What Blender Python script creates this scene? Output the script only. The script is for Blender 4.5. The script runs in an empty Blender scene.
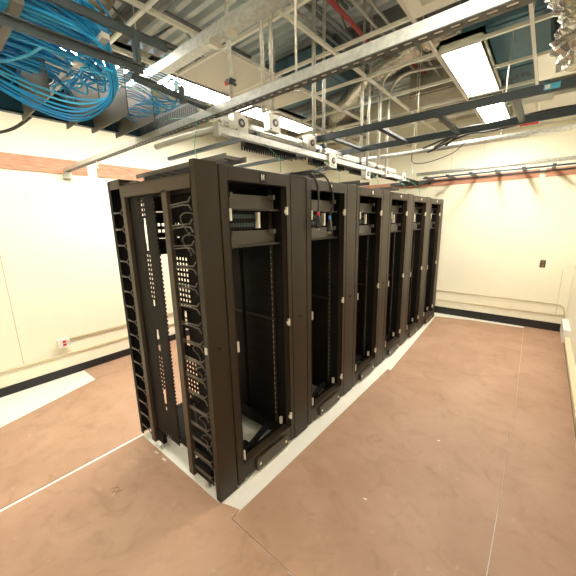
import bpy, math, random
from mathutils import Vector, Matrix
random.seed(7)
PI = math.pi
SC = bpy.context.scene
COL = SC.collection

# ------------------------------------------------------------------ mesh helper
class MB:
    def __init__(s): s.v = []; s.f = []; s.sm = []
    def box(s, x0, x1, y0, y1, z0, z1):
        b = len(s.v)
        s.v += [(x, y, z) for x in (x0, x1) for y in (y0, y1) for z in (z0, z1)]
        for q in ((0,1,3,2),(4,6,7,5),(0,4,5,1),(2,3,7,6),(0,2,6,4),(1,5,7,3)):
            s.f.append(tuple(b+i for i in q)); s.sm.append(False)
        return s
    def obox(s, c, ux, uy, uz, hx, hy, hz):
        b = len(s.v); c = Vector(c); ux = Vector(ux).normalized(); uy = Vector(uy).normalized(); uz = Vector(uz).normalized()
        for i in (-1, 1):
            for j in (-1, 1):
                for k in (-1, 1): s.v.append(tuple(c + ux*hx*i + uy*hy*j + uz*hz*k))
        for q in ((0,1,3,2),(4,6,7,5),(0,4,5,1),(2,3,7,6),(0,2,6,4),(1,5,7,3)):
            s.f.append(tuple(b+i for i in q)); s.sm.append(False)
        return s
    def tube(s, pts, r, n=8, cap=True, rr=None):
        pts = [Vector(p) for p in pts]; m = len(pts); b = len(s.v)
        up = None
        for i, p in enumerate(pts):
            t = (pts[min(i+1, m-1)] - pts[max(i-1, 0)]).normalized()
            if up is None:
                a = Vector((0,0,1)) if abs(t.z) < .9 else Vector((1,0,0))
                up = t.cross(a).normalized()
            else:
                up = (up - t*up.dot(t)).normalized()
            w = t.cross(up)
            R = rr[i] if rr else r
            for k in range(n):
                an = 2*PI*k/n
                s.v.append(tuple(p + up*math.cos(an)*R + w*math.sin(an)*R))
        for i in range(m-1):
            for k in range(n):
                k2 = (k+1) % n
                s.f.append((b+i*n+k, b+i*n+k2, b+(i+1)*n+k2, b+(i+1)*n+k)); s.sm.append(True)
        if cap:
            s.f.append(tuple(b+k for k in range(n))[::-1]); s.sm.append(False)
            s.f.append(tuple(b+(m-1)*n+k for k in range(n))); s.sm.append(False)
        return s
    def plate(s, axis, pos, th, u0, u1, v0, v1, holes):
        """sheet normal to axis ('x','y','z') with rectangular holes (ua,ub,va,vb)"""
        us = sorted({u0, u1} | {min(max(h[i], u0), u1) for h in holes for i in (0, 1)})
        vs = sorted({v0, v1} | {min(max(h[i], v0), v1) for h in holes for i in (2, 3)})
        for i in range(len(us)-1):
            run = None
            for j in range(len(vs)-1):
                cu, cv = (us[i]+us[i+1])/2, (vs[j]+vs[j+1])/2
                hole = any(h[0] < cu < h[1] and h[2] < cv < h[3] for h in holes)
                if not hole:
                    if run is None: run = vs[j]
                if hole or j == len(vs)-2:
                    end = vs[j] if hole else vs[j+1]
                    if run is not None and end > run + 1e-6:
                        a, bb = us[i], us[i+1]
                        if axis == 'y': s.box(a, bb, pos, pos+th, run, end)
                        elif axis == 'x': s.box(pos, pos+th, a, bb, run, end)
                        else: s.box(a, bb, run, end, pos, pos+th)
                    run = None
        return s
    def build(s, name, m, parent=None, bevel=0):
        me = bpy.data.meshes.new(name)
        me.from_pydata(s.v, [], s.f); me.update()
        me.polygons.foreach_set('use_smooth', s.sm)
        me.materials.append(m)
        o = bpy.data.objects.new(name, me); COL.objects.link(o)
        if parent: 
            o.parent = parent
        if bevel:
            b = o.modifiers.new('bevel', 'BEVEL'); b.width = bevel; b.segments = 2; b.limit_method = 'ANGLE'
        return o

def tag(o, label=None, cat=None, group=None, kind=None):
    if label: o['label'] = label
    if cat: o['category'] = cat
    if group: o['group'] = group
    if kind: o['kind'] = kind
    return o
def empty(name, loc, label, cat, group=None):
    o = bpy.data.objects.new(name, None); COL.objects.link(o); o.location = loc
    o.empty_display_size = .1
    return tag(o, label, cat, group)
def children(o): return [c for c in bpy.data.objects if c.parent == o]
def copy_tree(o, parent=None):
    kids = children(o)
    c = o.copy(); COL.objects.link(c); c.parent = parent
    for k in kids: copy_tree(k, c)
    return c

# ------------------------------------------------------------------ materials
def mat(name, col, rough=.5, metal=0., noise=0., scale=8., col2=None, bump=0., bscale=60., stretch=(1,1,1), spec=.5):
    m = bpy.data.materials.new(name); m.use_nodes = True
    nt = m.node_tree; bs = nt.nodes['Principled BSDF']
    bs.inputs['Roughness'].default_value = rough; bs.inputs['Metallic'].default_value = metal
    bs.inputs['Specular IOR Level'].default_value = spec
    tc = nt.nodes.new('ShaderNodeTexCoord'); mp = nt.nodes.new('ShaderNodeMapping')
    mp.inputs['Scale'].default_value = stretch
    nt.links.new(tc.outputs['Object'], mp.inputs['Vector'])
    nz = nt.nodes.new('ShaderNodeTexNoise'); nz.inputs['Scale'].default_value = scale; nz.inputs['Detail'].default_value = 6
    nt.links.new(mp.outputs['Vector'], nz.inputs['Vector'])
    rp = nt.nodes.new('ShaderNodeValToRGB')
    c2 = col2 or tuple(c*(1-noise) for c in col)
    rp.color_ramp.elements[0].color = (*c2, 1); rp.color_ramp.elements[0].position = .35
    rp.color_ramp.elements[1].color = (*col, 1); rp.color_ramp.elements[1].position = .65
    nt.links.new(nz.outputs['Fac'], rp.inputs['Fac'])
    nt.links.new(rp.outputs['Color'], bs.inputs['Base Color'])
    if bump:
        n2 = nt.nodes.new('ShaderNodeTexNoise'); n2.inputs['Scale'].default_value = bscale; n2.inputs['Detail'].default_value = 4
        nt.links.new(mp.outputs['Vector'], n2.inputs['Vector'])
        bp = nt.nodes.new('ShaderNodeBump'); bp.inputs['Strength'].default_value = bump; bp.inputs['Distance'].default_value = .01
        nt.links.new(n2.outputs['Fac'], bp.inputs['Height']); nt.links.new(bp.outputs['Normal'], bs.inputs['Normal'])
    return m
def emis(name, col, st):
    m = bpy.data.materials.new(name); m.use_nodes = True
    nt = m.node_tree; bs = nt.nodes['Principled BSDF']
    bs.inputs['Base Color'].default_value = (.8, .8, .8, 1)
    bs.inputs['Emission Color'].default_value = (*col, 1); bs.inputs['Emission Strength'].default_value = st
    return m
LAMP = 17.0
WALL = mat('wall_paint', (.88, .84, .67), .75, noise=.04, scale=1.5)
WHITEFLOOR = mat('white_vinyl', (.84, .82, .74), .5, noise=.06, scale=3)
BOARD = mat('tan_hardboard', (.43, .265, .178), .55, col2=(.375, .222, .142), scale=2.2, bump=.1, bscale=18)
def scuffed_board():
    m = BOARD.copy(); m.name = 'scuffed_hardboard'; nt = m.node_tree; bs = nt.nodes['Principled BSDF']
    base = bs.inputs['Base Color'].links[0].from_socket
    tc = [n for n in nt.nodes if n.type == 'TEX_COORD'][0]
    def layer(prev, scale, lo, hi, col, fac, dist=.6):
        n = nt.nodes.new('ShaderNodeTexNoise'); n.inputs['Scale'].default_value = scale; n.inputs['Detail'].default_value = 9
        n.inputs['Distortion'].default_value = dist; n.inputs['Roughness'].default_value = .65
        nt.links.new(tc.outputs['Object'], n.inputs['Vector'])
        r = nt.nodes.new('ShaderNodeValToRGB'); r.color_ramp.elements[0].position = lo; r.color_ramp.elements[1].position = hi
        r.color_ramp.elements[1].color = (fac, fac, fac, 1)
        nt.links.new(n.outputs['Fac'], r.inputs['Fac'])
        mx = nt.nodes.new('ShaderNodeMix'); mx.data_type = 'RGBA'
        nt.links.new(r.outputs['Color'], mx.inputs['Factor']); nt.links.new(prev, mx.inputs['A'])
        mx.inputs['B'].default_value = (*col, 1)
        return mx.outputs['Result']
    o = layer(base, 5, .50, .78, (.24, .125, .07), .6, 1.5)
    o = layer(o, 14, .62, .72, (.58, .43, .32), .45)
    o = layer(o, 1.3, .45, .75, (.50, .33, .23), .6)
    nt.links.new(o, bs.inputs['Base Color'])
    return m
BOARD = scuffed_board()
PLY = mat('reddish_plywood', (.60, .30, .19), .6, col2=(.42, .19, .11), scale=5, stretch=(1.5, 1.5, 14), bump=.05)
BASEB = mat('black_rubber_base', (.012, .012, .013), .4)
TANBASE = mat('tan_base', (.35, .25, .10), .5)
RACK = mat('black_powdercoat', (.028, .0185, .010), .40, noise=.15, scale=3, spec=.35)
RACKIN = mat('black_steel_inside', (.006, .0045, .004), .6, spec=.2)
FRAMEM = mat('bronze_black_coat', (.055, .038, .024), .4, noise=.12, scale=4)
GREYP = mat('grey_panel_coat', (.085, .074, .060), .4, noise=.08)
GALV = mat('galvanized_steel', (.66, .66, .62), .38, .6, col2=(.50, .51, .49), scale=40)
GALVD = mat('dull_conduit_steel', (.42, .42, .39), .35, .7, noise=.1, scale=20)
STRUTD = mat('shaded_zinc', (.16, .17, .165), .5, .4, noise=.3, scale=30)  # strut underside: shade put into a darker zinc colour
PORT = mat('port_teal', (.03, .06, .065), .4)
TEE = mat('white_tee_paint', (.78, .77, .70), .5)
TILE = mat('ceiling_tile', (.66, .64, .57), .9, noise=.05, scale=60, bump=.2, bscale=200)
DECK = mat('deck_steel', (.72, .78, .80), .5, .1, col2=(.60, .67, .70), scale=2)  # cool cast put in for the bluish lens haze overhead
JOIST = mat('joist_primer_grey', (.20, .22, .23), .55, .1, noise=.2)  # grey primer, slightly blued for the lens flare tint
DUCT = mat('duct_sheet_flare_tint', (.10, .20, .26), .45, .3, col2=(.07, .16, .22), scale=2)  # blue of the lens flare put into the duct colour
DUCTG = mat('duct_wrap_tan', (.36, .33, .27), .7, noise=.2, scale=3)
FOIL = mat('crinkled_foil', (.70, .68, .60), .25, .85, noise=.25, scale=12, bump=.9, bscale=22)
REDP = mat('red_sprinkler_paint', (.36, .05, .045), .45)
LADM = mat('black_ladder_coat', (.022, .035, .042), .42, spec=.5)
TRAYM = mat('slate_tray_coat', (.060, .080, .092), .45, noise=.15)
TRAYD = mat('shade_teal_tray_coat', (.012, .060, .085), .45, noise=.2)  # teal is the shadow colour at the tray side, painted into the coat
FINM = mat('taupe_divider_coat', (.13, .125, .11), .5, noise=.1)
BLUE = [mat('blue_cable_jacket', (.006, .31, .66), .42), mat('mid_blue_cable_jacket', (.004, .22, .52), .42), mat('bright_blue_cable_jacket', (.05, .46, .80), .38)]
BLK = mat('black_cable_jacket', (.012, .012, .012), .4)
GREEN = mat('green_wire_jacket', (.10, .42, .25), .45)
WHT = mat('white_enamel', (.75, .74, .68), .4)
BEIGE = mat('beige_raceway', (.50, .42, .27), .45)
BEIGEL = mat('cream_raceway', (.66, .57, .38), .5)
RUBY = mat('red_plastic', (.55, .03, .03), .4)
REDC = mat('red_collar', (.75, .03, .06), .4)
BLUC = mat('blue_collar', (.03, .25, .7), .4)
ZINC = mat('zinc_plate', (.72, .70, .62), .3, .8)
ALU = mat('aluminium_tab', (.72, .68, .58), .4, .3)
BROWNO = mat('dark_outlet', (.05, .03, .02), .5)
DIFF = emis('lit_diffuser', (1.0, .94, .83), LAMP)

# ------------------------------------------------------------------ room shell
XL, XR, YN, YF, ZD, ZG = -2.93, 1.83, -3.2, 5.33, 4.05, 3.14
def struct(name, m, mb, label=None, **k):
    o = mb.build(name, m, **k); tag(o, label, None, None, 'structure'); return o
struct('floor', WHITEFLOOR, MB().box(XL-.1, XR+.1, YN-.1, YF+.1, -.1, 0))
struct('wall_left', WALL, MB().box(XL-.1, XL, YN-.1, YF+.1, 0, ZD))
struct('wall_right', WALL, MB().box(XR, XR+.1, YN-.1, YF+.1, 0, ZD))
struct('wall_far', WALL, MB().box(XL, XR, YF, YF+.1, 0, ZD))
struct('wall_near', WALL, MB().box(XL, XR, YN-.1, YN, 0, ZD))
struct('baseboard_left', BASEB, MB().box(XL, XL+.012, YN, YF, 0, .10), bevel=.002)
struct('baseboard_far', BASEB, MB().box(XL+.012, XR-.012, YF-.012, YF, 0, .135), bevel=.002)
struct('baseboard_right', TANBASE, MB().box(XR-.012, XR, YN, YF, 0, .085), bevel=.002)
# metal deck (corrugated sheet, ribs along X)
dk = MB(); prof = []
y = YN
while y < YF:
    prof += [(y, 0), (y+.060, 0), (y+.066, .10), (y+.144, .10), (y+.15, 0)]; y += .1525
prof.append((YF, 0))
for i in range(len(prof)-1):
    (ya, za), (yb, zb) = prof[i], prof[i+1]; b = len(dk.v)
    dk.v += [(XL, ya, ZD+za), (XR, ya, ZD+za), (XR, yb, ZD+zb), (XL, yb, ZD+zb)]
    dk.f.append((b, b+1, b+2, b+3)); dk.sm.append(False)
dk.box(XL, XR, YN, YF, ZD+.105, ZD+.16)
struct('ceiling', DECK, dk, 'corrugated metal roof deck')
# wall panel seams and blocking strips
tr = 1
def trim(mb, m, label=None):
    global tr
    struct('trim_%d' % tr, m, mb, label); tr += 1
SEAM = mat('wall_seam_tan', (.45, .38, .24), .8)  # darker tan line for the panel joints
trim(MB().box(XL, XL+.0015, -.436, -.431, .30, 2.39), SEAM, 'vertical wall panel seam on left wall')
trim(MB().box(XR-.125, XR-.121, YF-.0015, YF, .27, 1.0), SEAM, 'vertical wall panel seam on far wall')
trim(MB().box(XR-.0015, XR, 3.2, 3.204, .1, 2.4), SEAM, 'vertical wall panel seam on right wall')

# floor protection boards
def board(pts, label, z=0, th=.006):
    mb = MB(); n = len(pts); b = 0
    mb.v = [(x, y, z+.0005) for x, y in pts] + [(x, y, z+th) for x, y in pts]
    mb.f = [tuple(range(n))[::-1], tuple(range(n, 2*n))] + [(i, (i+1) % n, n+(i+1) % n, n+i) for i in range(n)]
    mb.sm = [False]*len(mb.f)
    o = mb.build('floor_protection_board', BOARD)
    tag(o, label, 'floor board', 'tan hardboard sheets covering the floor'); return o
board([(-2.16, -1.10), (-1.105, -1.10), (-1.105, 1.32), (-2.53, 1.32), (-2.53, .14), (-2.2, -.85)], 'tan hardboard sheet in the left aisle, beside the near end of the racks')
board([(-2.915, .12), (-2.535, .12), (-2.535, 3.0), (-2.915, 3.0)], 'narrow tan hardboard strip against the left wall, just past the white bare floor patch')
board([(-2.53, 1.326), (-1.105, 1.326), (-1.105, 3.75), (-2.53, 3.75)], 'tan hardboard sheet in the left aisle hidden mostly behind the racks')
board([(-1.075, -1.24), (.60, -1.24), (.60, -.027), (.135, -.022), (.128, .052), (.02, .02), (-.02, .0), (-1.075, -.002)], 'tan hardboard sheet in the foreground before the end of the racks')
board([(.6015, -1.24), (1.40, -1.24), (1.40, -.03), (.6015, -.03)], 'tan hardboard sheet at bottom right, below the long aisle board')
board([(.137, -.019), (1.399, -.0285), (1.403, 2.438), (.13, 2.459)], 'large tan hardboard sheet in the right aisle beside the first three racks', z=.001)
board([(.17, 2.4615), (1.404, 2.4405), (1.338, 5.20), (.55, 5.17), (.02, 5.05)], 'tan hardboard sheet at the far end of the right aisle', z=.0)
board([(1.406, -1.24), (1.815, -1.24), (1.815, 5.31), (1.3375, 5.31), (1.4055, 2.44), (1.4035, 2.42)], 'long tan hardboard strip along the right wall')

# plywood backing strips
def ply(mb, label): tag(mb.build('plywood_strip', PLY), label, 'wood strip', 'reddish plywood strips on the walls')
ply(MB().box(XL, XL+.014, -3.1, .50, 2.395, 2.555), 'reddish plywood strip on the left wall ending under the strut bracket')
ply(MB().box(XL, XL+.014, .61, 3.6, 2.395, 2.555), 'reddish plywood strip on the left wall, short piece visible before the racks')
ply(MB().box(-2.0, 1.255, YF-.014, YF, 2.395, 2.52), 'long reddish plywood strip on far wall left of the gap')
ply(MB().box(1.325, 1.82, YF-.014, YF, 2.395, 2.52), 'short reddish plywood strip on far wall near the right corner')

# ------------------------------------------------------------------ suspended grid
grp_t = 'white ceiling grid tees'
xs = [-2.60, -1.97, -1.34, -.71, -.08, .55, 1.18]
ys = [.22+.62*k for k in range(-5, 9)]
def tee(mb, label): tag(mb.build('ceiling_tee', TEE), label, 'ceiling tee', grp_t)
wh = ['nearest the left wall', 'second from the left wall', 'beside the left row of lights', 'above the middle of the racks', 'over the front of the racks', 'left of the right row of lights', 'right of the right row of lights']
for x, w in zip(xs, wh):
    tee(MB().box(x-.012, x+.012, YN, YF, ZG, ZG+.003).box(x-.002, x+.002, YN, YF, ZG, ZG+.035), 'long white ceiling tee running away, '+w)
for i, y in enumerate(ys):
    tee(MB().box(XL, XR, y-.012, y+.012, ZG+.0005, ZG+.0035).box(XL, XR, y-.002, y+.002, ZG, ZG+.03), 'white ceiling tee running across the room, %s' % (('number %d counted from the far wall' % (len(ys)-i))))
# tiles
def tile(x0, x1, y0, y1, label):
    tag(MB().box(x0+.01, x1-.01, y0+.01, y1-.01, ZG+.005, ZG+.02).build('ceiling_tile', TILE), label, 'ceiling tile', 'loose ceiling tiles left in the open grid')
tile(-1.34, -.71, .84, 1.46, 'off-white ceiling tile right of the left lights, nearer of two, by red tag')
tile(-1.34, -.71, 1.46, 2.08, 'off-white ceiling tile right of the left lights, farther of two')
tile(1.18, 1.81, 3.94, 5.3, 'off-white ceiling tile at the far right corner above the dark ladder')
tile(.96, 1.17, 3.94, 4.5, 'narrow tile beside the far end of the right lights')
tile(.55, 1.18, 3.33, 3.94, 'grey-white tile just behind the second right light') if False else None
for yy, nm in ((-2.26, 'behind'), (-2.88, 'far behind')):
    tile(-.71, -.08, yy, yy+.62, 'off-white tile %s the photographer' % nm)
# white access panel with frame upper right
ap = empty('ceiling_diffuser', (.865, 1.15, ZG), 'cream framed square panel in the ceiling grid at the top right, above strut', 'ceiling panel')
MB().plate('z', 0, .02, -.30, .30, -.30, .30, [(-.22, .22, -.22, .22)]).build('frame', TEE, ap)
MB().box(-.22, .22, -.22, .22, .01, .018).build('panel', TILE, ap)
gr = empty('return_grille', (1.49, 3.01, ZG), 'white framed grey grille in ceiling near the foil duct', 'air grille')
MB().plate('z', 0, .02, -.295, .295, -.295, .295, [(-.17, .17, -.2, .2)]).build('frame', TEE, gr)
g = MB().box(-.17, .17, -.2, .2, .012, .016)
for k in range(20): g.box(-.17, .17, -.19+k*.02, -.185+k*.02, .002, .012)
g.build('louvre', mat('grille_grey', (.42, .43, .38), .5), gr)
# hanger wires for grid
for i, (x, y) in enumerate([(-.71, 1.46), (.55, 2.7), (-.08, 3.94), (.55, 3.94), (-.71, 3.3), (1.18, 2.08)]):
    tag(MB().tube([(x, y, ZG+.03), (x, y, ZD)], .0018, 5).build('hanger_wire', ZINC), ['thin wire holding the grid right of the left lights', 'thin wire above left edge of right lights', 'thin wire in the far centre of the grid', 'thin wire above the far end of the right lights', 'thin wire above the middle racks', 'thin wire above the grid cross at right'][i], 'wire', 'grid hanger wires')

# ------------------------------------------------------------------ light fixtures
def fixture(x, y, label):
    e = empty('ceiling_light', (x, y, ZG), label, 'ceiling light', 'narrow recessed ceiling lights')
    MB().plate('z', 0, .012, -.158, .158, -.61, .61, [(-.138, .138, -.59, .59)]).box(-.158, .158, -.61, .61, .06, .10)\
        .box(-.158, -.150, -.61, .61, .0, .10).box(.150, .158, -.61, .61, .0, .10).box(-.158, .158, -.61, -.60, 0, .10).box(-.158, .158, .60, .61, 0, .10).build('housing', TEE, e)
    MB().box(-.138, .138, -.59, .59, .004, .010).build('diffuser', DIFF, e)
    return e
fixture(.72, 2.70, 'bright narrow ceiling light at upper right, the nearer one')
fixture(.72, 4.02, 'bright narrow ceiling light at upper right, the farther one')
fixture(-1.54, -.09, 'bright narrow ceiling light behind blue cables, first of left row')
fixture(-1.54, 1.23, 'bright narrow ceiling light at upper left, above the long dark rail')
fixture(-1.54, 2.49, 'bright narrow ceiling light in left row, behind the square boxes')
fixture(.86, -1.9, 'unseen narrow ceiling light added behind the camera on the right')  # unseen fixture, added for light from the camera side

# ------------------------------------------------------------------ above the grid: beams, ducts, pipes
def ibeam_x(y, z0, z1, x0, x1, label, m=JOIST, w=.10):
    mb = MB().box(x0, x1, y-w/2, y+w/2, z0, z0+.012).box(x0, x1, y-w/2, y+w/2, z1-.012, z1).box(x0, x1, y-.005, y+.005, z0, z1)
    tag(mb.build('roof_beam', m), label, 'beam', 'dark roof beams')
ibeam_x(.92, 3.84, 4.05, XL, XR, 'dark steel beam across the roof at the top of the view')
ibeam_x(2.80, 3.84, 4.05, XL, XR, 'dark steel beam across the roof above the second rack')
ibeam_x(3.95, 3.84, 4.05, XL, XR, 'dark steel beam across the roof above the far racks')
def joist(x, y0, y1, label):
    mb = MB()
    for dx in (-.03, .03):
        mb.box(x+dx-.012, x+dx+.012, y0, y1, 3.70, 3.73).box(x+dx-.012, x+dx+.012, y0, y1, 4.0, 4.03)
    n = int((y1-y0)/.3); st = (y1-y0)/n
    for k in range(n):
        a, b = (3.72, 4.01) if k % 2 == 0 else (4.01, 3.72)
        mb.tube([(x, y0+k*st, a), (x, y0+(k+1)*st, b)], .011, 6)
    tag(mb.build('bar_joist', JOIST), label, 'roof joist', 'open web roof joists')
joist(-.45, .98, 2.4, 'open web joist near the top centre of the view')
joist(-2.1, -.5, .87, 'open web joist over the blue cables')
joist(-.9, 2.5, 3.9, 'open web joist above the middle racks')
joist(-2.0, .98, 2.4, 'open web joist above the left lights')
def flex(pts, r, name, label, m=FOIL, pitch=.035, n=20, cat='duct', amp=.06):
    # resample then ripple
    P = [Vector(p) for p in pts]; out = []
    for i in range(len(P)-1):
        p0 = P[max(i-1, 0)]; p1 = P[i]; p2 = P[i+1]; p3 = P[min(i+2, len(P)-1)]
        m_ = max(2, int((p2-p1).length/(pitch/2)))
        for k in range(m_):
            t = k/m_
            out.append(.5*((2*p1)+(-p0+p2)*t+(2*p0-5*p1+4*p2-p3)*t*t+(-p0+3*p1-3*p2+p3)*t**3))
    out.append(P[-1])
    rr = [r*(1+(amp if i % 2 else -amp)+random.uniform(-amp, amp)*.6) for i in range(len(out))]
    return tag(MB().tube(out, r, n, True, rr).build(name, m), label, cat)
flex([(-1.95, -.1, 3.55), (-1.35, .12, 3.5), (-.95, .0, 3.5), (-.6, -.2, 3.6)], .17, 'flexible_duct', 'foil flexible duct bending above the blue cables at top left', pitch=.05)
flex([(-1.7, 3.9, 3.45), (-1.1, 3.35, 3.4), (-.55, 2.95, 3.45), (-.1, 2.9, 3.6), (.5, 3.0, 3.8)], .11, 'flexible_duct', 'foil flexible duct above the third rack, behind the conduits', pitch=.05)
flex([(-1.9, 3.6, 3.3), (-1.55, 3.7, 3.26), (-1.2, 4.1, 3.35)], .12, 'flexible_duct', 'short crumpled foil duct low above the end of the left lights', pitch=.04, amp=.1)
# near right hanging foil insulation
def foil_hang():
    mb = MB(); n = 28; m_ = 46
    rows = []
    for i in range(m_):
        t = i/(m_-1); z = 3.75 - t*1.06
        cx = 1.43 + .03*math.sin(t*9) ; cy = 1.80+.05*math.sin(t*5+1)
        R = .115 + .02*math.sin(t*23) + (.012 if i % 2 else -.012)
        if t > .9: R *= (1-(t-.9)*5)
        row = []
        for k in range(n):
            a = 2*PI*k/n
            q = R*(1+.10*math.sin(5*a+t*18)+random.uniform(-.07, .07))
            row.append(len(mb.v)); mb.v.append((cx+q*math.cos(a), cy+q*math.sin(a), z+random.uniform(-.006, .006)))
        rows.append(row)
    for i in range(m_-1):
        for k in range(n):
            mb.f.append((rows[i][k], rows[i][(k+1) % n], rows[i+1][(k+1) % n], rows[i+1][k])); mb.sm.append(False)
    mb.f.append(tuple(rows[-1])); mb.sm.append(False)
    tag(mb.build('foil_duct', FOIL), 'crumpled foil wrapped duct drooping through the ceiling at the top right corner', 'duct')
foil_hang()
# rectangular ducts
def rduct(x0, x1, y0, y1, z0, z1, m, label, seam=.6, ax='x'):
    e = empty('rectangular_duct', ((x0+x1)/2, (y0+y1)/2, z0), label, 'duct')
    a, b, c = (x1-x0)/2, (y1-y0)/2, z1-z0
    MB().box(-a, a, -b, b, 0, c).build('body', m, e, bevel=.004)
    mb = MB()
    L = a if ax == 'x' else b; k = -L+.05
    while k < L-.02:
        mb = MB()
        if ax == 'x': mb.box(k, k+.025, -b-.012, b+.012, -.012, c+.01)
        else: mb.box(-a-.012, a+.012, k, k+.025, -.012, c+.01)
        k += seam; mb.build('flange', m, e)
    return e
rduct(.62, 1.25, 2.55, 4.7, 3.45, 3.70, DUCT, 'wide blue-grey duct above the right lights with printed lettering, blue from painted flare tint', 1.05, 'y')
rduct(-.2, .45, 3.6, 5.2, 3.42, 3.8, DUCTG, 'tan wrapped duct beyond the curved conduits', .9, 'y')
rduct(-2.1, -.75, 2.55, 3.15, 3.55, 3.9, DUCT, 'grey duct with painted flare tint crossing above the middle of the left lights', .6)
rduct(1.32, 1.8, 2.45, 2.9, 3.3, 3.65, DUCT, 'small grey duct with painted flare tint above the grille at the right', .4)
rduct(-2.9, -1.4, 4.3, 4.9, 3.35, 3.7, DUCTG, 'tan wrapped duct at the far left above the lights', .7)
tx = bpy.data.curves.new('duct_lettering', 'FONT'); tx.body = 'DURI FR'; tx.size = .20; tx.extrude = .0008; tx.offset = .002
to = bpy.data.objects.new('duct_lettering', tx); COL.objects.link(to)
to.data.materials.append(mat('print_ink', (.10, .13, .16), .7))
to.location = (.68, 4.02, 3.446); to.rotation_euler = (PI, 0, 0)
_dg = bpy.context.evaluated_depsgraph_get(); _me = bpy.data.meshes.new_from_object(to.evaluated_get(_dg))
to2 = bpy.data.objects.new('duct_lettering', _me); COL.objects.link(to2); to2.matrix_world = to.matrix_world
to2.location = to.location; to2.rotation_euler = to.rotation_euler; bpy.data.objects.remove(to)
_du = [o for o in bpy.data.objects if o.get('label', '').startswith('wide blue-grey duct')][0]
_l = Vector(to2.location) - Vector(_du.location); to2.parent = _du; to2.location = _l; to2['label'] = 'dark printed lettering on the duct'
# bulkhead / soffit boards far high
# sprinkler pipes
def pipe(pts, r, m, name, label, cat='pipe', group=None, n=12):
    return tag(MB().tube(pts, r, n).build(name, m), label, cat, group)
def bend(a, b, c, r=.1, k=6):
    a, b, c = Vector(a), Vector(b), Vector(c)
    p = b + (a-b).normalized()*r; q = b + (c-b).normalized()*r
    return [tuple(a)] + [tuple((1-t)**2*p + 2*t*(1-t)*b + t*t*q) for t in [i/k for i in range(k+1)]] + [tuple(c)]
pipe([(-2.6, 4.08-.0, 3.66), (-.2, 4.06, 3.66)], .022, REDP, 'sprinkler_pipe', 'long red pipe crossing above the conduits', group='red sprinkler pipes')
pipe([(-.2, 4.06, 3.66), (.02, 4.06, 3.66), (.06, 3.9, 3.66), (-.26, 2.53, 3.66), (-.22, 1.0, 3.66)], .022, REDP, 'sprinkler_pipe', 'red pipe running towards the viewer above the grid', group='red sprinkler pipes')
for i, (x, y0, y1, z) in enumerate([(-.6, 1, 2.4, 3.62), (-.52, 1, 2.4, 3.64), (-.05, 1.0, 3.8, 3.60), (.05, 1.0, 3.8, 3.62), (.18, 2.6, 5.3, 3.55)]):
    pipe([(x, y0, z), (x, y1, z)], .013, GALVD, 'ceiling_conduit', ['thin grey conduit high above the first rack, outer one', 'thin grey conduit high above the first rack, inner one', 'grey conduit beside the red pipe', 'grey conduit right of the red pipe, running far', 'grey conduit high over the far aisle'][i], 'conduit', 'conduits above the ceiling grid')

# ------------------------------------------------------------------ strut bars along X
def strut_x(y, z, x0, x1, w, h, name, label, slots=True, t=.004, m=GALV):
    e = empty(name, (x0, y, z), label, 'strut bar')
    L = x1-x0
    mb = MB()
    holes = []
    if slots:
        k = .05
        while k < L-.06: holes.append((k, k+.03, w*.28, w*.66)); k += .051
    mb.plate('z', 0, t, 0, L, 0, w, holes)
    if slots:
        mb.build('slotted_face', STRUTD, e); mb = MB().box(0, L, w*.25, w*.75, .0042, .0052)
        mb.build('painted_slot_light', WHT, e); mb = MB()  # white strip paints the lit inside seen through the slots
    mb.box(0, L, 0, t, t, h).box(0, L, w-t, w, t, h)
    mb.box(0, L, t, w*.28, h-t, h).box(0, L, w*.72, w-t, h-t, h)
    mb.build('channel', m, e)
    return e
A = strut_x(.255, 2.415, XL+.005, XR-.005, .05, .046, 'strut_channel', 'long slotted galvanized strut crossing the whole room above the first rack')
MB().box(-.0, .045, -.012, .062, -.07, .0).box(0, .006, -.012, .062, -.07, .05).build('wall_bracket', ZINC, A)
B = strut_x(.26, 2.80, -1.35, XR-.005, .075, .06, 'strut_channel', 'pale strut high above the long slotted one, near the ceiling grid', slots=False)
for _x in (1.2, 1.35): MB().box(_x, _x+.03, -.01, .06, -.03, 0).build('clamp', ZINC, B)
def rod(x, y, z0, z1, label, r=.005, m=ZINC, sleeve=None):
    e = empty('threaded_rod', (x, y, z0), label, 'hanger rod', 'hanger rods')
    MB().tube([(0, 0, 0), (0, 0, z1-z0)], r, 8).build('rod', m, e)
    MB().tube([(0, 0, .0), (0, 0, .012)], r*2.2, 6).tube([(0, 0, .03), (0, 0, .036)], r*2.6, 10).build('nut', ZINC, e)
    if sleeve: MB().tube([(0, 0, sleeve), (0, 0, z1-z0)], r*1.9, 10).build('sleeve', m, e)
rod(.44, .30, 2.40, 4.0, 'pale hanger rod with a thicker upper sleeve holding the long strut', .0055, WHT, .62)
rod(-2.0, .28, 2.35, 2.9, 'thin rod through the long strut near the left wall')
rod(-1.0, .295, 2.46, 4.0, 'hanger rod by the first left light')
rod(1.2, .295, 2.46, 4.0, 'hanger rod right of the upper right light')

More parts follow.
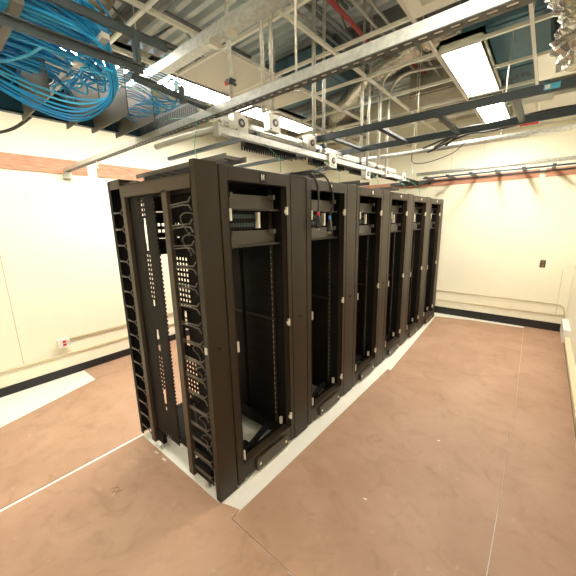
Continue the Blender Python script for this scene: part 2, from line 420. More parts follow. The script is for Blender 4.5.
# blue cable tray and its cables ------------------------------------------------
tr_ = empty('cable_tray', (-.58, -.8, 2.47), 'big slate cable tray with cross dividers carrying blue cables at top left', 'cable tray')
TY0, TY1 = -2.0, 1.10   # local y (world -2.8 .. .30)
MB().box(-.50, -.49, TY0, TY1, 0, .26).box(-.54, -.49, TY0, TY1, 0, .008).build('side_panel', TRAYD, tr_)
MB().box(.505, .52, TY0, .62, .0, .028).box(.505, .535, TY0, .62, .026, .031).build('bottom_rail', TRAYM, tr_)
MB().box(.505, .52, TY0, .75, .135, .165).box(.49, .52, TY0, .75, .162, .168).build('top_rail', TRAYM, tr_)
for k, yy in enumerate((.38, .61, .76, .92)):
    MB().obox((-.26, yy, .10), (1, 0, 0), (0, 1, 0), (0, 0, 1), .29, .003, .13).build('divider', FINM, tr_)
for yy in (-.9, -.35, .2, .48):
    MB().box(-.49, .505, yy-.015, yy+.015, .09, .112).build('rung', FINM if yy != .48 else ALU, tr_)
holes = [(k*.022-.42, k*.022-.412, .02, .07) for k in range(29)]
MB().plate('y', TY1-.02, .004, -.49, .25, -.01, .09, holes).build('end_plate', TRAYM, tr_)
MB().box(.30, .34, .905, .912, .06, .11).build('sticker', mat('pale_blue_sticker', (.30, .55, .62), .5), tr_)
for yy in (-.6, .05, .60):
    MB().box(.50, .525, yy-.012, yy+.012, -.002, .165).build('upright', TRAYM, tr_)
r2 = MB().tube([(.46, .60, 0), (.36, 1.16, 0)], .018, 4).build('extension_rail', TRAYM, tr_); MB().tube([(.41, .88, -.03), (.41, .88, .05)], .016, 12).build('clamp', TRAYM, r2)
# overhead rail extending past the tray with clamp
def cable(pts, r, m, label, n=6):
    P = [Vector(p) for p in pts]; out = []
    for i in range(len(P)-1):
        p0 = P[max(i-1, 0)]; p1 = P[i]; p2 = P[i+1]; p3 = P[min(i+2, len(P)-1)]
        for k in range(7):
            t = k/7
            out.append(.5*((2*p1)+(-p0+p2)*t+(2*p0-5*p1+4*p2-p3)*t*t+(-p0+3*p1-3*p2+p3)*t**3))
    out.append(P[-1])
    return MB().tube(out, r, n)
places = ['upper', 'middle', 'lower', 'inner', 'outer']
nb = 0
def bcable(pts, label, r=.0052):
    global nb
    o = cable(pts, r, None, None).build('blue_network_cable', BLUE[nb % 3]); nb += 1
    tag(o, label, 'network cable', 'blue network cables in the tray')
# straight run filling the tray, dropping at the end
rs = random.Random(3)
for i in range(125):
    lay = i // 25; k = (i % 25)*.76
    x = -.72 + k*.034 + rs.uniform(-.008, .008); z = 2.57 + lay*.038 + rs.uniform(-.01, .02)
    ye = -.27 + rs.uniform(-.05, .06) - .20*((k-11)/12)**2
    dx = rs.uniform(-.05, .05)
    pts = [(x-.22+dx, -2.7, z+.02), (x-.12, -1.5, z+.03+rs.uniform(-.02, .02)), (x-.03, -1.0, z+rs.uniform(0, .04)), (x+dx*.5, -.65, z+.02), (x+.01, ye-.12, z), (x, ye, z-.05), (x-.05, ye+.03, z-.09), (x-.12, ye-.03, 2.53)]
    if i % 4: pts = pts[:5] + [(x, ye, z-.01)]
    bcable(pts, 'blue cable running along the big tray at top left and stopping at its near end')
# sweeping bundle crossing diagonally on top
for i in range(16):
    z = 2.60 + .012*i; o_ = i*.022
    bcable([(-1.0, -.62+o_*.4, z+.02), (-.75, -.60+o_*.5, z-.02), (-.50, -.50+o_*.6, z-.03), (-.30, -.44+o_*.3, z), (-.16+rs.uniform(-.02, .02), -.36+rs.uniform(-.03, .03), z+.03)],
           'thick blue cable curving across the top of the tray at far left', .0075)
# hanging loops
loops = [(.40, .000), (.44, .015), (.30, .035), (.36, .06), (.50, .02), (.24, .08), (.47, .045)]
for i, (d, o_) in enumerate(loops):
    s_ = d/.5
    bcable([(-.34, -1.25, 2.62), (-.36, -.95, 2.62-.10*s_), (-.40, -.72, 2.56-.14*s_-o_*.3), (-.42, -.50, 2.52-.20*s_), (-.35, -.36+o_*.3, 2.48-.18*s_),
            (-.26, -.26+o_*.4, 2.46-.06*s_), (-.17, -.30+o_*.5, 2.53), (-.14, -.36+o_*.5, 2.62), (-.18, -.55, 2.70)],
           'blue cable sagging in a loose loop below the tray, %s' % ['lowest', 'second lowest', 'shallow', 'middle', 'deepest in front', 'shallowest', 'rear'][i], .0045)
# tangle at the tray end near the strut
for i in range(16):
    x = -.70 + i*.03
    bcable([(x-.1, -.2, 2.62), (x-.02, .03, 2.60), (x+rs.uniform(-.08, .08), .17, 2.54), (x+rs.uniform(-.12, .12), .14, 2.49+rs.uniform(-.02, .02)), (x-.1, .0, 2.50)], 'thin blue cable tangled at the open end of the tray', .003)
tag(cable([(-2.6, -.9, 2.55), (-2.2, -.55, 2.53), (-1.9, -.35, 2.55), (-1.6, -.25, 2.62)], .012, 0, 0, 8).build('black_cable', BLK), 'black cable looping near the left wall below the tray', 'cable')

# ------------------------------------------------------------------ ladders
def ladder(p0, p1, width, z, name, label, rungs=.25, m=LADM, rh=.05, rt=.012, cat='ladder rack', phase=.1, rw=.019, rt2=.027):
    p0, p1 = Vector(p0), Vector(p1); d = (p1-p0); L = d.length; a = math.atan2(d.y, d.x)
    e = empty(name, (p0.x, p0.y, z), label, cat); e.rotation_euler.z = a
    for s_ in (0, 1):
        y = s_*width
        MB().box(0, L, y-rt/2 if not s_ else y-rt/2, y+rt/2, 0, rh).build('rail', m, e, bevel=.002)
    x = phase
    while x < L-.03:
        MB().box(x-rw, x+rw, rt/2, width-rt/2, .008, rt2).build('rung', m, e); x += rungs
    if z < 2.3:
        for lx in (.12, L-.12): MB().box(lx-.01, lx+.01, 0, width, -.08, 0).build('support_foot', m, e)
    return e
C = ladder((-.40, 1.40), (XR-.01, 1.40), .62, 2.47, 'ladder_rack', 'dark ladder rack crossing the aisle above the second rack', .42, LADM, .05, .02, phase=.34)
st = empty('asset_sticker', (1.36, 1.388, 2.482), 'light blue sticker on the near rail of the dark ladder rack', 'sticker')
MB().box(-.035, .035, -.001, .0, 0, .03).build('backing', mat('sky_blue_print', (.06, .42, .62), .4), st)
MB().box(-.030, -.008, -.002, -.001, .005, .025).build('white_patch', WHT, st)
D = ladder((-.30, 4.76), (XR-.01, 4.76), .54, 2.47, 'ladder_rack', 'ladder rack along the far wall near the plywood strip', .335, LADM, .024, .012, phase=.04, rw=.022, rt2=.042)
E_ = ladder((-1.05, .20), (.02, .20), .15, 2.15, 'ladder_rack', 'short ladder rack lying across the top of the first rack', .12, FINM, .03, .01, phase=.06)
F_ = ladder((-1.0, 5.1), (-.3, 5.1), .16, 2.44, 'ladder_rack', 'short black ladder section at the far end above the last rack', .06, LADM, .05, .01, phase=.03)
for k, (yy, nm) in enumerate([(.98, 'second'), (1.80, 'third'), (2.62, 'fourth')]):
    ladder((-1.05, yy+.05), (.0, yy+.05), .20, 2.15, 'ladder_rack', 'short grey ladder lying across the top of the %s rack' % nm, .16, FINM, .03, .01, phase=.08)
# pipes along X
pipe([(-.55, 2.70, 2.53), (XR, 2.70, 2.53)], .026, GALV, 'conduit_pipe', 'grey conduit crossing the aisle behind the dark ladder rack', 'conduit', 'conduits across the aisle')
pipe([(-.45, 4.90, 2.575), (XR, 4.90, 2.575)], .028, GALV, 'conduit_pipe', 'pale grey conduit crossing just before the far wall', 'conduit', 'conduits across the aisle')
for i, (o1, o2) in enumerate([(0, 0), (.02, .03), (.045, .01), (.03, -.03), (.06, .02)]):
    o = cable([(.55-.06*i, 2.60+o1, 2.52+o2), (.72, 2.50+o1, 2.60+o2), (.95, 2.42+o1, 2.585+o2), (1.3, 2.40-o1, 2.59+o2), (1.6, 2.42+o2, 2.60+o2), (1.82, 2.43, 2.60+o2)], .009, 0, 0).build('black_cable', BLK)
    tag(o, 'black cable draped along the conduit at right, %s' % ['lowest', 'second', 'third', 'fourth', 'topmost'][i], 'cable', 'black cables over the aisle')
tag(cable([(.72, 2.62, 2.53), (.60, 2.66, 2.45), (.35, 2.70, 2.40), (.20, 2.70, 2.42), (.19, 2.70, 2.52)], .004, 0, 0).build('black_cable', BLK), 'thin black cable hanging in a loop under the aisle conduit', 'cable')
rg = MB().box(1.16, 1.28, 2.37, 2.39, 2.535, 2.555).build('red_tag', RUBY); tag(rg, 'small red tag among the black cables over the aisle', 'tag')
wt = MB().obox((1.28, 1.95, 2.60), (1, 0, 0), (0, 1, 0), (0, 0, 1), .08, .003, .02).build('white_label_strip', WHT); tag(wt, 'white label strip hanging near the dark ladder rack at right', 'label')
rod(.10, 4.9, 2.545, 4.0, 'thin hanger rod on the far conduit, left one', .004)
rod(.55, 4.9, 2.545, 4.0, 'thin hanger rod on the far conduit, right one', .004)
rod(.22, 2.70, 2.50, 4.0, 'thin hanger rod on the aisle conduit behind the dark ladder', .005)
rod(1.0, 2.70, 2.50, 4.0, 'hanger rod on the aisle conduit near the right lights', .005)
rod(-.02, 3.35, 2.40, 4.0, 'hanger rod at the end of the boxes above the fifth rack', .005)

# ------------------------------------------------------------------ strut + boxes over racks (along Y)
def strut_y(x, z, y0, y1, label, w=.041, h=.041):
    e = empty('strut_rail', (x, y0, z), label, 'strut bar', 'struts running above the rack row')
    L = y1-y0; t = .003
    MB().box(0, w, 0, L, 0, t).box(0, t, 0, L, t, h).box(w-t, w, 0, L, t, h).box(t, .011, 0, L, h-t, h).box(w-.011, w-t, 0, L, h-t, h).build('channel', GALV, e)
    MB().box(-.004, w+.004, -.014, .006, -.012, .07).box(-.004, w+.004, -.04, .03, .062, .07).build('end_bracket', ZINC, e)
    return e
strut_y(-.17, 2.325, .29, 3.45, 'galvanized strut carrying the square power boxes above the racks')
strut_y(-.32, 2.46, .31, 3.5, 'galvanized strut behind and above the first one over the racks', .03, .03)
pipe([(-.27, .55, 2.43), (-.27, 3.5, 2.43)], .016, GALV, 'power_conduit', 'galvanized conduit linking the boxes above the racks', 'conduit', 'conduits above the racks')
pipe([(-.34, .9, 2.40), (-.34, 4.2, 2.40)], .013, GALV, 'power_conduit', 'thinner galvanized conduit behind the power boxes', 'conduit', 'conduits above the racks')
fl = flex([(-.95, .33, 2.385), (-.6, .34, 2.39), (-.25, .42, 2.41)], .020, 'armored_flexible_conduit', 'white ribbed flexible conduit beneath the long strut', WHT, .016, 12, 'conduit', .10)
def pbox(y, z, label, s=.058, x=-.17):
    if z < 2.4: x = -.115
    e = empty('power_box', (x, y, z), label, 'electrical box', 'square power boxes above the racks')
    MB().box(-.055, .0, -s, s, -s, s).build('box_body', ZINC, e, bevel=.004)
    MB().box(.0, .004, -s*1.02, s*1.02, -s*1.02, s*1.02).build('cover_plate', WHT, e, bevel=.0015)
    MB().tube([(.004, 0, 0), (.010, 0, 0)], .026, 20).build('receptacle', BROWNO, e)
    MB().tube([(.010, 0, 0), (.0115, 0, 0)], .012, 12).build('socket_centre', GALVD, e)
    for a, b in ((-1, -1), (1, 1)): MB().tube([(.004, a*s*.8, b*s*.8), (.007, a*s*.8, b*s*.8)], .005, 8).build('screw', BROWNO, e)
    return e
pbox(.50, 2.43, 'square power box nearest the long strut, first in line')
pbox(.83, 2.50, 'square power box second in line, set a little higher')
pbox(1.29, 2.445, 'square power box third in line, beside a conduit pair')
pbox(1.54, 2.33, 'square power box fourth in line, above the hanging cords')
pbox(2.25, 2.29, 'square power box fifth in line, above the fourth rack', .052)
pbox(2.78, 2.36, 'square power box sixth in line', .05)
pbox(3.34, 2.36, 'square power box farthest in line', .05)
def vcond(y, z0, z1, label, x=-.19, curve=False, r=.0135, clamp=None):
    e = empty('vertical_conduit', (x, y, z0), label, 'conduit', 'vertical conduits rising to the roof')
    h = z1-z0
    if curve:
        pts = bend((0, 0, 0), (0, 0, h), (.55, .25, h+.03), .28, 8)
    else: pts = [(0, 0, 0), (0, 0, h)]
    MB().tube(pts, r, 12).build('tube', GALV, e)
    MB().tube([(0, 0, 0), (0, 0, .03)], r*1.45, 12).build('connector', ZINC, e)
    if clamp: MB().box(-.022, .022, -.022, .022, clamp-z0, clamp-z0+.012).tube([(.01, -.03, clamp-z0-.012), (.01, .03, clamp-z0-.012)], .010, 8).build('clamp', LADM, e)
vcond(.45, 2.49, 4.0, 'vertical conduit nearest the viewer, rising past the white tile', clamp=2.66)
vcond(.74, 2.555, 4.0, 'vertical conduit second in line, left one of the pair', clamp=2.70)
vcond(.82, 2.555, 4.0, 'vertical conduit second in line, right one of the pair', x=-.18)
vcond(1.35, 2.50, 4.0, 'thick vertical conduit crossing behind the long strut', r=.017, clamp=2.50)
vcond(1.50, 2.39, 4.0, 'vertical conduit rising from the fourth power box', clamp=2.46)
vcond(2.22, 2.345, 4.0, 'vertical conduit rising from the fifth power box', clamp=2.7)
vcond(2.38, 2.34, 4.0, 'vertical conduit beside the fifth power box')
vcond(2.66, 2.40, 3.45, 'vertical conduit with curved top, nearer of two', curve=True, r=.017)
vcond(2.90, 2.40, 3.45, 'vertical conduit with curved top, farther of two', curve=True, r=.017)
# black toothed cable ducts above the racks
def toothed(x, z, y0, y1, label):
    e = empty('finger_duct', (x, y0, z), label, 'cable duct', 'black finger ducts above the racks')
    L = y1-y0
    MB().box(0, .05, 0, L, .035, .085).build('spine', RACKIN, e)
    mb = MB().box(0, .05, 0, L, .030, .0345); k = 0.
    while k < L: mb.box(0, .006, k, k+.012, 0, .036); mb.box(.044, .05, k, k+.012, 0, .036); k += .026
    mb.build('teeth', RACKIN, e)
toothed(-.40, 2.335, .70, 1.30, 'black toothed duct above the first rack')
toothed(-.40, 2.335, 1.55, 2.15, 'black toothed duct above the second rack')
toothed(-.40, 2.335, 2.35, 3.0, 'black toothed duct above the third rack')
toothed(-.42, 2.375, 3.2, 3.9, 'black toothed duct above the fourth rack')
toothed(-.66, 2.44, 1.25, 1.80, 'black toothed duct higher up behind the first power boxes')
toothed(-.66, 2.44, 2.3, 3.1, 'black toothed duct higher up above the third rack')
toothed(-.45, 2.375, 4.1, 4.85, 'black toothed duct above the last rack')
# second pair: black rails crossing along X behind
for i, yy in enumerate((.62, 1.35, 2.15)):
    MBx = MB().box(-1.3, -.15, yy, yy+.03, 2.372, 2.40)
    tag(MBx.build('cross_bar', LADM), 'dark flat bar across the racks above the %s rack' % ['first', 'second', 'third'][i], 'support bar', 'dark cross bars over the rack row')

# green ground wires
def gwire(pts, label): tag(cable(pts, .0024, 0, 0, 5).build('ground_wire', GREEN), label, 'wire', 'green ground wires')
gwire([(-.62, .27, 2.50), (-.35, .24, 2.44), (-.17, .16, 2.36), (-.12, .10, 2.22), (-.06, .07, 2.135)], 'green wire dropping to the top of the nearest cable manager')
for yy, nm, z1 in ((.70, 'first', 2.40), (1.48, 'second', 2.36), (2.30, 'third', 2.34), (3.12, 'fourth', 2.36), (3.72, 'fifth', 2.36)):
    gwire([(-.19, yy-.05, z1), (-.10, yy-.02, 2.30), (-.03, yy+.01, 2.22), (-.015, yy, 2.135)], 'green wire dropping to the top of the %s rack' % nm)
gwire([(-1.0, .265, 2.865), (-.6, .26, 2.858), (-.2, .265, 2.862), (.3, .26, 2.856), (.7, .265, 2.87)], 'green wire lying along the high pale strut')
gwire([(-.60, -.05, 2.60), (-.25, .0, 2.50), (-.05, -.05, 2.50)], 'green wire on the tray rail beside the blue cables')
rt_ = MB().box(-1.12, -1.09, 1.19, 1.215, 3.10, 3.138).build('red_tag', RUBY); tag(rt_, 'small red tag hanging from the white ceiling tile', 'tag')

# ------------------------------------------------------------------ vertical cable managers
DEP = 1.085; H = 2.13
def make_manager(w):
    e = empty('vertical_cable_manager', (0, 0, 0), 'x', 'cable manager', 'black vertical cable managers between racks')
    # front door panel
    MB().box(-.010, 0, .004, w-.008, .008, H).box(-.045, -.010, .004, .012, .008, H).box(-.045, -.010, w-.016, w-.008, .008, H).box(-.045, 0, .004, w-.008, H-.004, H).build('front_cover', RACK, e, bevel=.003)
    MB().box(0, .004, w*.42, w*.58, 1.06, 1.075).build('latch_slot', RACKIN, e)
    MB().box(-.03, -.012, -.004, .004, 1.05, 1.09).build('latch', ALU, e)
    MB().box(-.35, -.295, .0, .028, .05, H-.13).box(-.35, -.343, .028, .05, .05, H-.13).build('front_post', FRAMEM, e, bevel=.002)
    MB().box(-.90, -.845, .0, .028, .05, H-.13).box(-.90, -.893, .028, .05, .05, H-.13).build('rear_post', FRAMEM, e, bevel=.002)
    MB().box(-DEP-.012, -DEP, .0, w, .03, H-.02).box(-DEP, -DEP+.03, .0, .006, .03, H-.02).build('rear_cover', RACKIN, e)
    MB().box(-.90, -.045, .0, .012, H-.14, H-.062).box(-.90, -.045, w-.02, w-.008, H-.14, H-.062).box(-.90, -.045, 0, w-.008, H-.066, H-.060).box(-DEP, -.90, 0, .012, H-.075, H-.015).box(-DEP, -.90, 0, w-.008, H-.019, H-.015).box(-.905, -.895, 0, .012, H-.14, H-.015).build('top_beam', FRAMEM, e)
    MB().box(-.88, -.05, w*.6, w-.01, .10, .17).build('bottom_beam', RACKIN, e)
    # rear perforated plate
    hs = []
    def block(u, z0, z1, n=3, s=.016, p=.032):
        z = z0
        while z < z1:
            for i in range(n): hs.append((u+i*p, u+i*p+s, z, z+s))
            z += p
    for zb in (1.86, 1.30, .55, .14):
        block(-.70, zb, zb+(.30 if zb in (1.30, .55) else .10))
    for z in (1.80, 1.63, 1.24, 1.66, 1.02, .98, .40): hs.append((-.655, -.63, z, z+.045))
    for z in (1.68, .90, .47): hs.append((-.66, -.625, z, z+.12))
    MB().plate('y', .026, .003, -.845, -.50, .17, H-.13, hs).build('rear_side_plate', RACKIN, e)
    mb = MB().box(-.502, -.5, .026, .034, .2, 1.98); z = .2
    while z < 1.98: mb.box(-.50, -.488, .026, .034, z, z+.012); z += .028
    mb.build('toothed_edge', RACKIN, e)
    hs = []
    def block2(u, z0, z1, n=4, s=.020, p=.036):
        z = z0
        while z < z1:
            for i in range(n): hs.append((u+i*p, u+i*p+s, z, z+s))
            z += p
    for zb, L in ((1.24, .36), (.52, .36), (.2, .1)): block2(-.50, zb, zb+L)
    for z in (1.63, 1.68, 1.16, 1.10, .95, .44): hs.append((-.465, -.435, z, z+.05))
    for z in (.95, .30): hs.append((-.47, -.425, z, z+.13))
    for zz in (1.80, 1.84): hs += [(-.47, -.455, zz, zz+.02), (-.44, -.425, zz, zz+.02)]
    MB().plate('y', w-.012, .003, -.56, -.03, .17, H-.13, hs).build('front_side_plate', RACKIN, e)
    # fingers: rear hoops and front fingers
    z = .12; 
    while z < 1.98:
        mb = MB()
        mb.tube([(-DEP+.01, .006, z+.035), (-1.055, .004, z+.004), (-.95, .004, z), (-.905, .006, z+.03)], .0042, 6)
        mb.tube([(-DEP+.01, .006, z-.03), (-1.055, .004, z-.004), (-.95, .004, z), (-.905, .006, z-.028)], .0042, 6)
        mb.build('rear_finger', GREYP, e)
        mb = MB()
        mb.tube([(-.28, .012, z+.02), (-.14, .006, z+.028), (-.085, .006, z+.03), (-.060, .006, z+.055)], .0045, 6)
        mb.tube([(-.28, .012, z+.005), (-.14, .006, z+.015), (-.085, .006, z+.012), (-.060, .006, z-.015)], .0045, 6)
        mb.build('front_finger', GREYP, e); z += .118
    for (cz, rr) in ((1.80, .06), (1.68, .055), (1.0, .05), (.86, .04), (.5, .05), (.36, .045)):
        pts = [(-.17+rr*math.cos(a), .05+.02*math.sin(2*a), cz+rr*1.1*math.sin(a)) for a in [2*PI*i/16 for i in range(15)]]
        MB().tube(pts, .004, 6).build('cable_spool', GREYP, e)
    for x in (-.80, -.18):
        MB().tube([(x, .035, 0.0), (x, .035, .11)], .007, 10).tube([(x, .035, 0), (x, .035, .012)], .02, 14).build('levelling_foot', ZINC, e)
    MB().box(-.90, -.74, .02, .05, .07, .17).build('foot_bracket', RACKIN, e); MB().box(-.30, -.12, .02, .05, .07, .17).build('foot_bracket', RACKIN, e)
    return e
def place(o, y, label, first):
    c = o if first else copy_tree(o)
    c.location.y = y; c['label'] = label; return c
m1 = make_manager(.158); m1['label'] = 'narrow black vertical cable manager at the near end of the row with its side open'
m2 = make_manager(.193)
P0, W, MG = .158, .624, .193
for k, nm in enumerate(['first and second', 'second and third', 'third and fourth', 'fourth and fifth', 'fifth and sixth']):
    place(m2, P0+W+k*(W+MG), 'black vertical cable manager between the %s racks from the near end' % nm, k == 0)
mE = copy_tree(m1); mE.location.y = P0+6*W+5*MG; mE['label'] = 'narrow black vertical cable manager at the far end of the row'

# ------------------------------------------------------------------ racks
def make_rack():
    e = empty('server_rack', (0, P0, 0), 'x', 'server rack', 'black open server racks in a row')
    LP, RP = .062, .034
    mb = MB().box(-.05, 0, .002, LP, .02, H-.008)
    mb.build('front_post', RACK, e, bevel=.003)
    MB().box(-.05, 0, W-RP-.012, W-.002, .02, H-.008).build('front_post', RACK, e, bevel=.003)
    MB().box(-.006, .002, .056, .062, .16, H-.09).box(-.006, .002, W-RP-.016, W-RP-.010, .16, H-.09).build('door_seal', RACKIN, e)
    MB().box(-.05, 0, LP, W-RP-.012, H-.088, H-.008).build('header', RACK, e, bevel=.003)
    bd = MB().box(0, .0015, .318, .378, H-.080, H-.020).build('badge', RACKIN, e)
    lg = MB()
    for a, b in (((.335, .030), (.335, .068)), ((.335, .068), (.346, .050)), ((.346, .050), (.357, .068)), ((.357, .068), (.357, .030)), ((.340, .034), (.352, .050))):
        lg.tube([(.0025, a[0], H-.098+a[1]), (.0025, b[0], H-.098+b[1])], .0028, 6)
    lg.build('logo', WHT, bd)
    MB().box(-.05, -.004, LP, W-RP-.012, .03, .155).box(-.06, .004, LP-.01, W-RP-.004, .150, .158).build('sill', RACK, e, bevel=.002)
    sk = MB().box(.0, .018, .17, .52, .03, .115).build('skirt_plate', FRAMEM, e, bevel=.003)
    for y in (.20, .49): MB().tube([(.018, y, .075), (.022, y, .075)], .010, 12).build('bolt', ALU, sk)
    # rear frame & roof & sides
    for y in (.002, W-.045):
        MB().box(-DEP, -DEP+.05, y, y+.043, .02, H-.062).build('rear_post', RACKIN, e)
    MB().box(-DEP, -.05, .002, W-.002, H-.066, H-.060).build('roof', RACKIN, e) 
    MB().box(-DEP, -DEP+.05, .04, W-.04, H-.14, H-.066).build('rear_beam', RACKIN, e); MB().box(-DEP, -DEP+.04, .04, W-.04, .05, .12).build('rear_beam', RACKIN, e)
    MB().box(-DEP+.05, -.05, W-.012, W-.006, .05, H-.066).build('side_panel', RACKIN, e)
    # mounting rails with punched holes
    for x, y in ((-.13, .055), (-.13, .53), (-.47, .53)):
        hs = []; z = .2
        while z < H-.12: hs.append((y+.008, y+.018, z, z+.010)); z += .0222
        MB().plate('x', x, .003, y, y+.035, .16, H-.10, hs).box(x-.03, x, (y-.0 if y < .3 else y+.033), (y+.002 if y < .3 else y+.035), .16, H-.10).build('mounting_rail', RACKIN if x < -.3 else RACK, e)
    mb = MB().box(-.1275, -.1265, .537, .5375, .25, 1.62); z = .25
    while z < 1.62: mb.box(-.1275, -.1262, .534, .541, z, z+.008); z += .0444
    mb.build('painted_hole_light', ALU, e)  # bright squares painted for light showing through the rail holes
    # base frame with opening in floor
    MB().plate('z', .10, .012, -DEP+.04, -.05, .01, W-.02, [(-.60, -.13, .14, .49)]).build('base_plate', RACKIN, e)
    MB().obox((-.12, .33, .17), (0, 1, .35), (1, 0, 0), (0, -.35, 1), .11, .02, .012).obox((-.16, .20, .13), (0, 1, -.3), (1, 0, 0), (0, .3, 1), .06, .05, .012).build('base_bracket', RACKIN, e)
    MB().box(-.20, -.10, .13, .16, .13, .145).box(-.08, -.06, .525, .545, .18, .235).build('clip', ALU, e)
    # hinges / strikes
    for z in (1.85, 1.03, .23):
        MB().box(-.004, .010, LP-.004, LP+.008, z-.035, z+.035).build('hinge', ALU, e, bevel=.001)
        MB().box(-.004, .012, W-RP-.022, W-RP-.008, z+.0, z+.055).box(-.004, .008, W-RP-.034, W-RP-.022, z+.012, z+.035).build('strike', ALU, e, bevel=.001)
    # rack-mounted gear at top
    for z in (1.885, 1.655):
        g = MB().box(-.128, -.100, .055, .555, z, z+.095)
        g.build('blank_panel', GREYP, e, bevel=.003)
        mb = MB().box(-.10, -.097, .055, .555, z-.006, z+.004); k = .06
        while k < .55: mb.box(-.10, -.045, k, k+.008, z-.006, z+.004); k += .0225
        mb.build('finger_strip', GREYP, e)
        for yy in (.115, .495): MB().box(-.10, -.05, yy, yy+.02, z+.070, z+.10).build('retainer', GREYP, e)
    pp = MB().box(-.122, -.112, .055, .42, 1.76, 1.875).box(-.112, -.106, .06, .415, 1.815, 1.822).build('patch_panel', RACKIN, e)
    for r_ in (1.775, 1.830):
        for k in range(12): MB().box(-.112, -.109, .07+k*.025, .088+k*.025, r_, r_+.026).build('port', PORT, pp)
    MB().box(-.112, -.085, .375, .398, 1.765, 1.87).build('white_bracket', ALU, pp)
    hs = [(.07+k*.036, .092+k*.036, z, z+.022) for k in range(13) for z in (1.74, 1.79)] + [(.07, .5, 1.69, 1.695), (.07, .5, 1.90, 1.905)]
    MB().plate('x', -1.0, .004, .05, .58, 1.56, 2.0, hs).build('rear_blank', RACKIN, e)
    # lower back ribs
    mb = MB().box(-.9, -.895, W-.016, W-.012, .3, 1.6); z = .3
    while z < 1.6: mb.box(-.9, -.2, W-.016, W-.012, z, z+.006); z += .10
    mb.build('side_rib', RACKIN, e)
    MB().box(-.95, -.15, W-.03, W-.013, 1.03, 1.05).build('side_beam', RACK, e)
    for x in (-.95, -.15):
        for y in (.06, W-.08): MB().tube([(x, y, 0), (x, y, .10)], .012, 10).build('caster_foot', RACKIN, e)
    return e
rk = make_rack()
nm = ['nearest the viewer, showing the white logo badge clearly', 'second from the near end, with two power cords hanging in front', 'third from the near end', 'fourth from the near end', 'fifth from the near end', 'farthest from the viewer, by the far wall']
for k in range(6):
    place(rk, P0+k*(W+MG), 'black open server rack '+nm[k], k == 0)

# hanging power cords
def cord(pts, plug, cm, label):
    e = empty('hanging_power_lead', plug, label, 'power cable', 'black power cords hanging in front of the second rack')
    p0 = Vector(plug)
    cable([tuple(Vector(p)-p0) for p in pts], .0075, 0, 0, 8).build('cord', BLK, e)
    MB().tube([(0, 0, 0), (0, 0, -.03)], .010, 12, rr=[.009, .011]).build('collar', cm, e)
    MB().tube([(0, 0, -.03), (0, 0, -.05), (0, 0, -.055), (0, 0, -.10), (0, 0, -.105), (0, 0, -.125)], .02, 14, rr=[.012, .016, .021, .021, .024, .024]).build('plug', BLK, e)
    mb = MB()
    for k in range(3):
        a = k*2*PI/3; MB().tube([(.012*math.cos(a), .012*math.sin(a), -.125), (.012*math.cos(a), .012*math.sin(a), -.145)], .003, 5).build('prong', ALU, e)
cord([(-.16, 1.50, 2.30), (-.14, 1.20, 2.20), (-.08, .90, 2.155), (-.02, .87, 2.145), (.04, .96, 2.15), (.06, 1.03, 2.08), (.06, 1.05, 1.95), (.06, 1.045, 1.875)], (.06, 1.045, 1.875), REDC, 'black power cord with a red collar and round plug hanging on the second rack')
cord([(-.16, 1.56, 2.30), (-.12, 1.25, 2.19), (-.03, .92, 2.15), (.03, 1.0, 2.165), (.06, 1.12, 2.15), (.065, 1.22, 2.06), (.065, 1.255, 1.95), (.06, 1.21, 1.845)], (.06, 1.21, 1.845), BLUC, 'black power cord with a blue collar and round plug hanging on the second rack')

# ------------------------------------------------------------------ wall fittings
def raceway(pts, r, m, label): 
    tag(MB().tube(pts, r, 10).build('wall_raceway', m), label, 'raceway', 'thin raceways low on the walls')
raceway([(XL+.013, .02, .45), (XL+.013, YF-.02, .45)], .013, BEIGE, 'tan raceway on the left wall running from the red outlet box')
raceway([(XL+.011, -3.1, .275), (XL+.011, YF-.02, .275)], .011, BEIGEL, 'tan raceway low on the left wall below the outlet box')
raceway([(XL+.03, YF-.011, .45), (1.66, YF-.011, .45), (1.74, YF-.011, .44), (1.79, YF-.011, .40), (1.81, YF-.011, .30), (1.812, YF-.011, .16)], .008, BEIGEL, 'upper raceway on the far wall bending down at the right corner')
raceway([(XL+.03, YF-.011, .27), (1.80, YF-.011, .27)], .008, BEIGEL, 'lower raceway on the far wall')
ob = empty('outlet_box', (XL, -.045, .43), 'white surface outlet box with red sockets on the left wall', 'outlet')
MB().box(0, .06, -.06, .06, -.05, .05).build('box_body', WHT, ob, bevel=.003)
for z in (-.03, .008):
    s = MB().box(.06, .063, -.012, .022, z, z+.028).build('red_socket', RUBY, ob)
fo = empty('wall_outlet', (1.455, YF, 1.07), 'dark brown square outlet on the far wall', 'outlet')
MB().box(-.035, .035, -.008, 0, -.058, .058).build('cover_plate', BROWNO, fo, bevel=.002)
MB().box(-.017, .017, -.011, -.008, -.045, -.008).box(-.017, .017, -.011, -.008, .008, .045).build('socket', mat('brown_socket', (.22, .13, .06), .5), fo)
cb = empty('junction_box', (XR, 4.55, .20), 'cream junction box low on the right wall near the far corner', 'electrical box')
MB().box(-.07, 0, -.35, .25, -.02, .16).build('box_body', WHT, cb, bevel=.004)
MB().box(-.05, -.0, -2.5, -.35, .02, .07).build('raceway_arm', BEIGEL, cb)

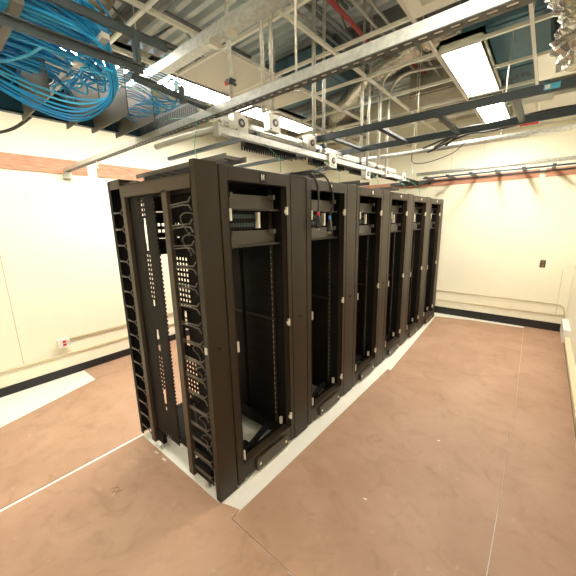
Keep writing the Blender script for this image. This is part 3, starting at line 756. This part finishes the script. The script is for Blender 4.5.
# small floor marks
sm = mat('scuff_white', (.8, .78, .7), .6)
for i, (x, y, lb) in enumerate([(.72, .62, 'small white paint fleck on the large right board'), (.95, 1.5, 'tiny white fleck farther up the right aisle board')]):
    tag(MB().obox((x, y, .0075), (1, .3, 0), (-.3, 1, 0), (0, 0, 1), .011, .005, .0004).build('paint_fleck', sm), lb, 'debris', 'white flecks on the boards')
for i, (x, y, lb) in enumerate([(-.78, -.03, 'torn tape scrap near the rear levelling foot'), (-.66, -.03, 'small tape scrap at the board edge by the racks')]):
    tag(MB().obox((x, y, .0068), (1, .1, 0), (-.1, 1, 0), (0, 0, 1), .022, .008, .0004).build('tape_scrap', ALU), lb, 'debris', 'tape scraps on the board edge')

pm = mat('pencil_brown', (.10, .045, .02), .7)
mk = MB()
for (xa, ya, xb, yb) in ((-.70, -.36, -.66, -.40), (-.70, -.40, -.66, -.36), (-.655, -.365, -.615, -.41), (-.66, -.41, -.62, -.36)):
    mk.tube([(xa, ya, .0066), (xb, yb, .0066)], .0016, 4)
tag(mk.build('scratch_mark', pm), 'small dark double cross scratched on the foreground board near the rack end', 'mark')
# ------------------------------------------------------------------ camera, world
cam = bpy.data.cameras.new('camera'); co = bpy.data.objects.new('camera', cam); COL.objects.link(co)
f, a, b, c = 305.78, .6953, -.2117, -.0209
fw = Vector((-math.sin(a)*math.cos(b), math.cos(a)*math.cos(b), math.sin(b)))
rt = Vector((math.cos(a), math.sin(a), 0)); up = rt.cross(fw)
R = rt*math.cos(c) + up*math.sin(c); U = -rt*math.sin(c) + up*math.cos(c)
M = Matrix((R, U, -fw)).transposed().to_4x4(); M.translation = Vector((1.4251, -.9737, 1.7995))
co.matrix_world = M
cam.sensor_width = 36; cam.sensor_height = 36; cam.sensor_fit = 'HORIZONTAL'; cam.lens = 36*f/576; cam.clip_start = .01
SC.camera = co
w = bpy.data.worlds.new('world'); SC.world = w; w.use_nodes = True
w.node_tree.nodes['Background'].inputs[0].default_value = (.8, .85, .9, 1); w.node_tree.nodes['Background'].inputs[1].default_value = .1
vs = SC.view_settings; vs.view_transform = 'Standard'; vs.look = 'None'; vs.exposure = 1.93; vs.gamma = 1; vs.use_curve_mapping = False
SC.cycles.use_denoising = True
SC.cycles.max_bounces = 10; SC.cycles.diffuse_bounces = 6
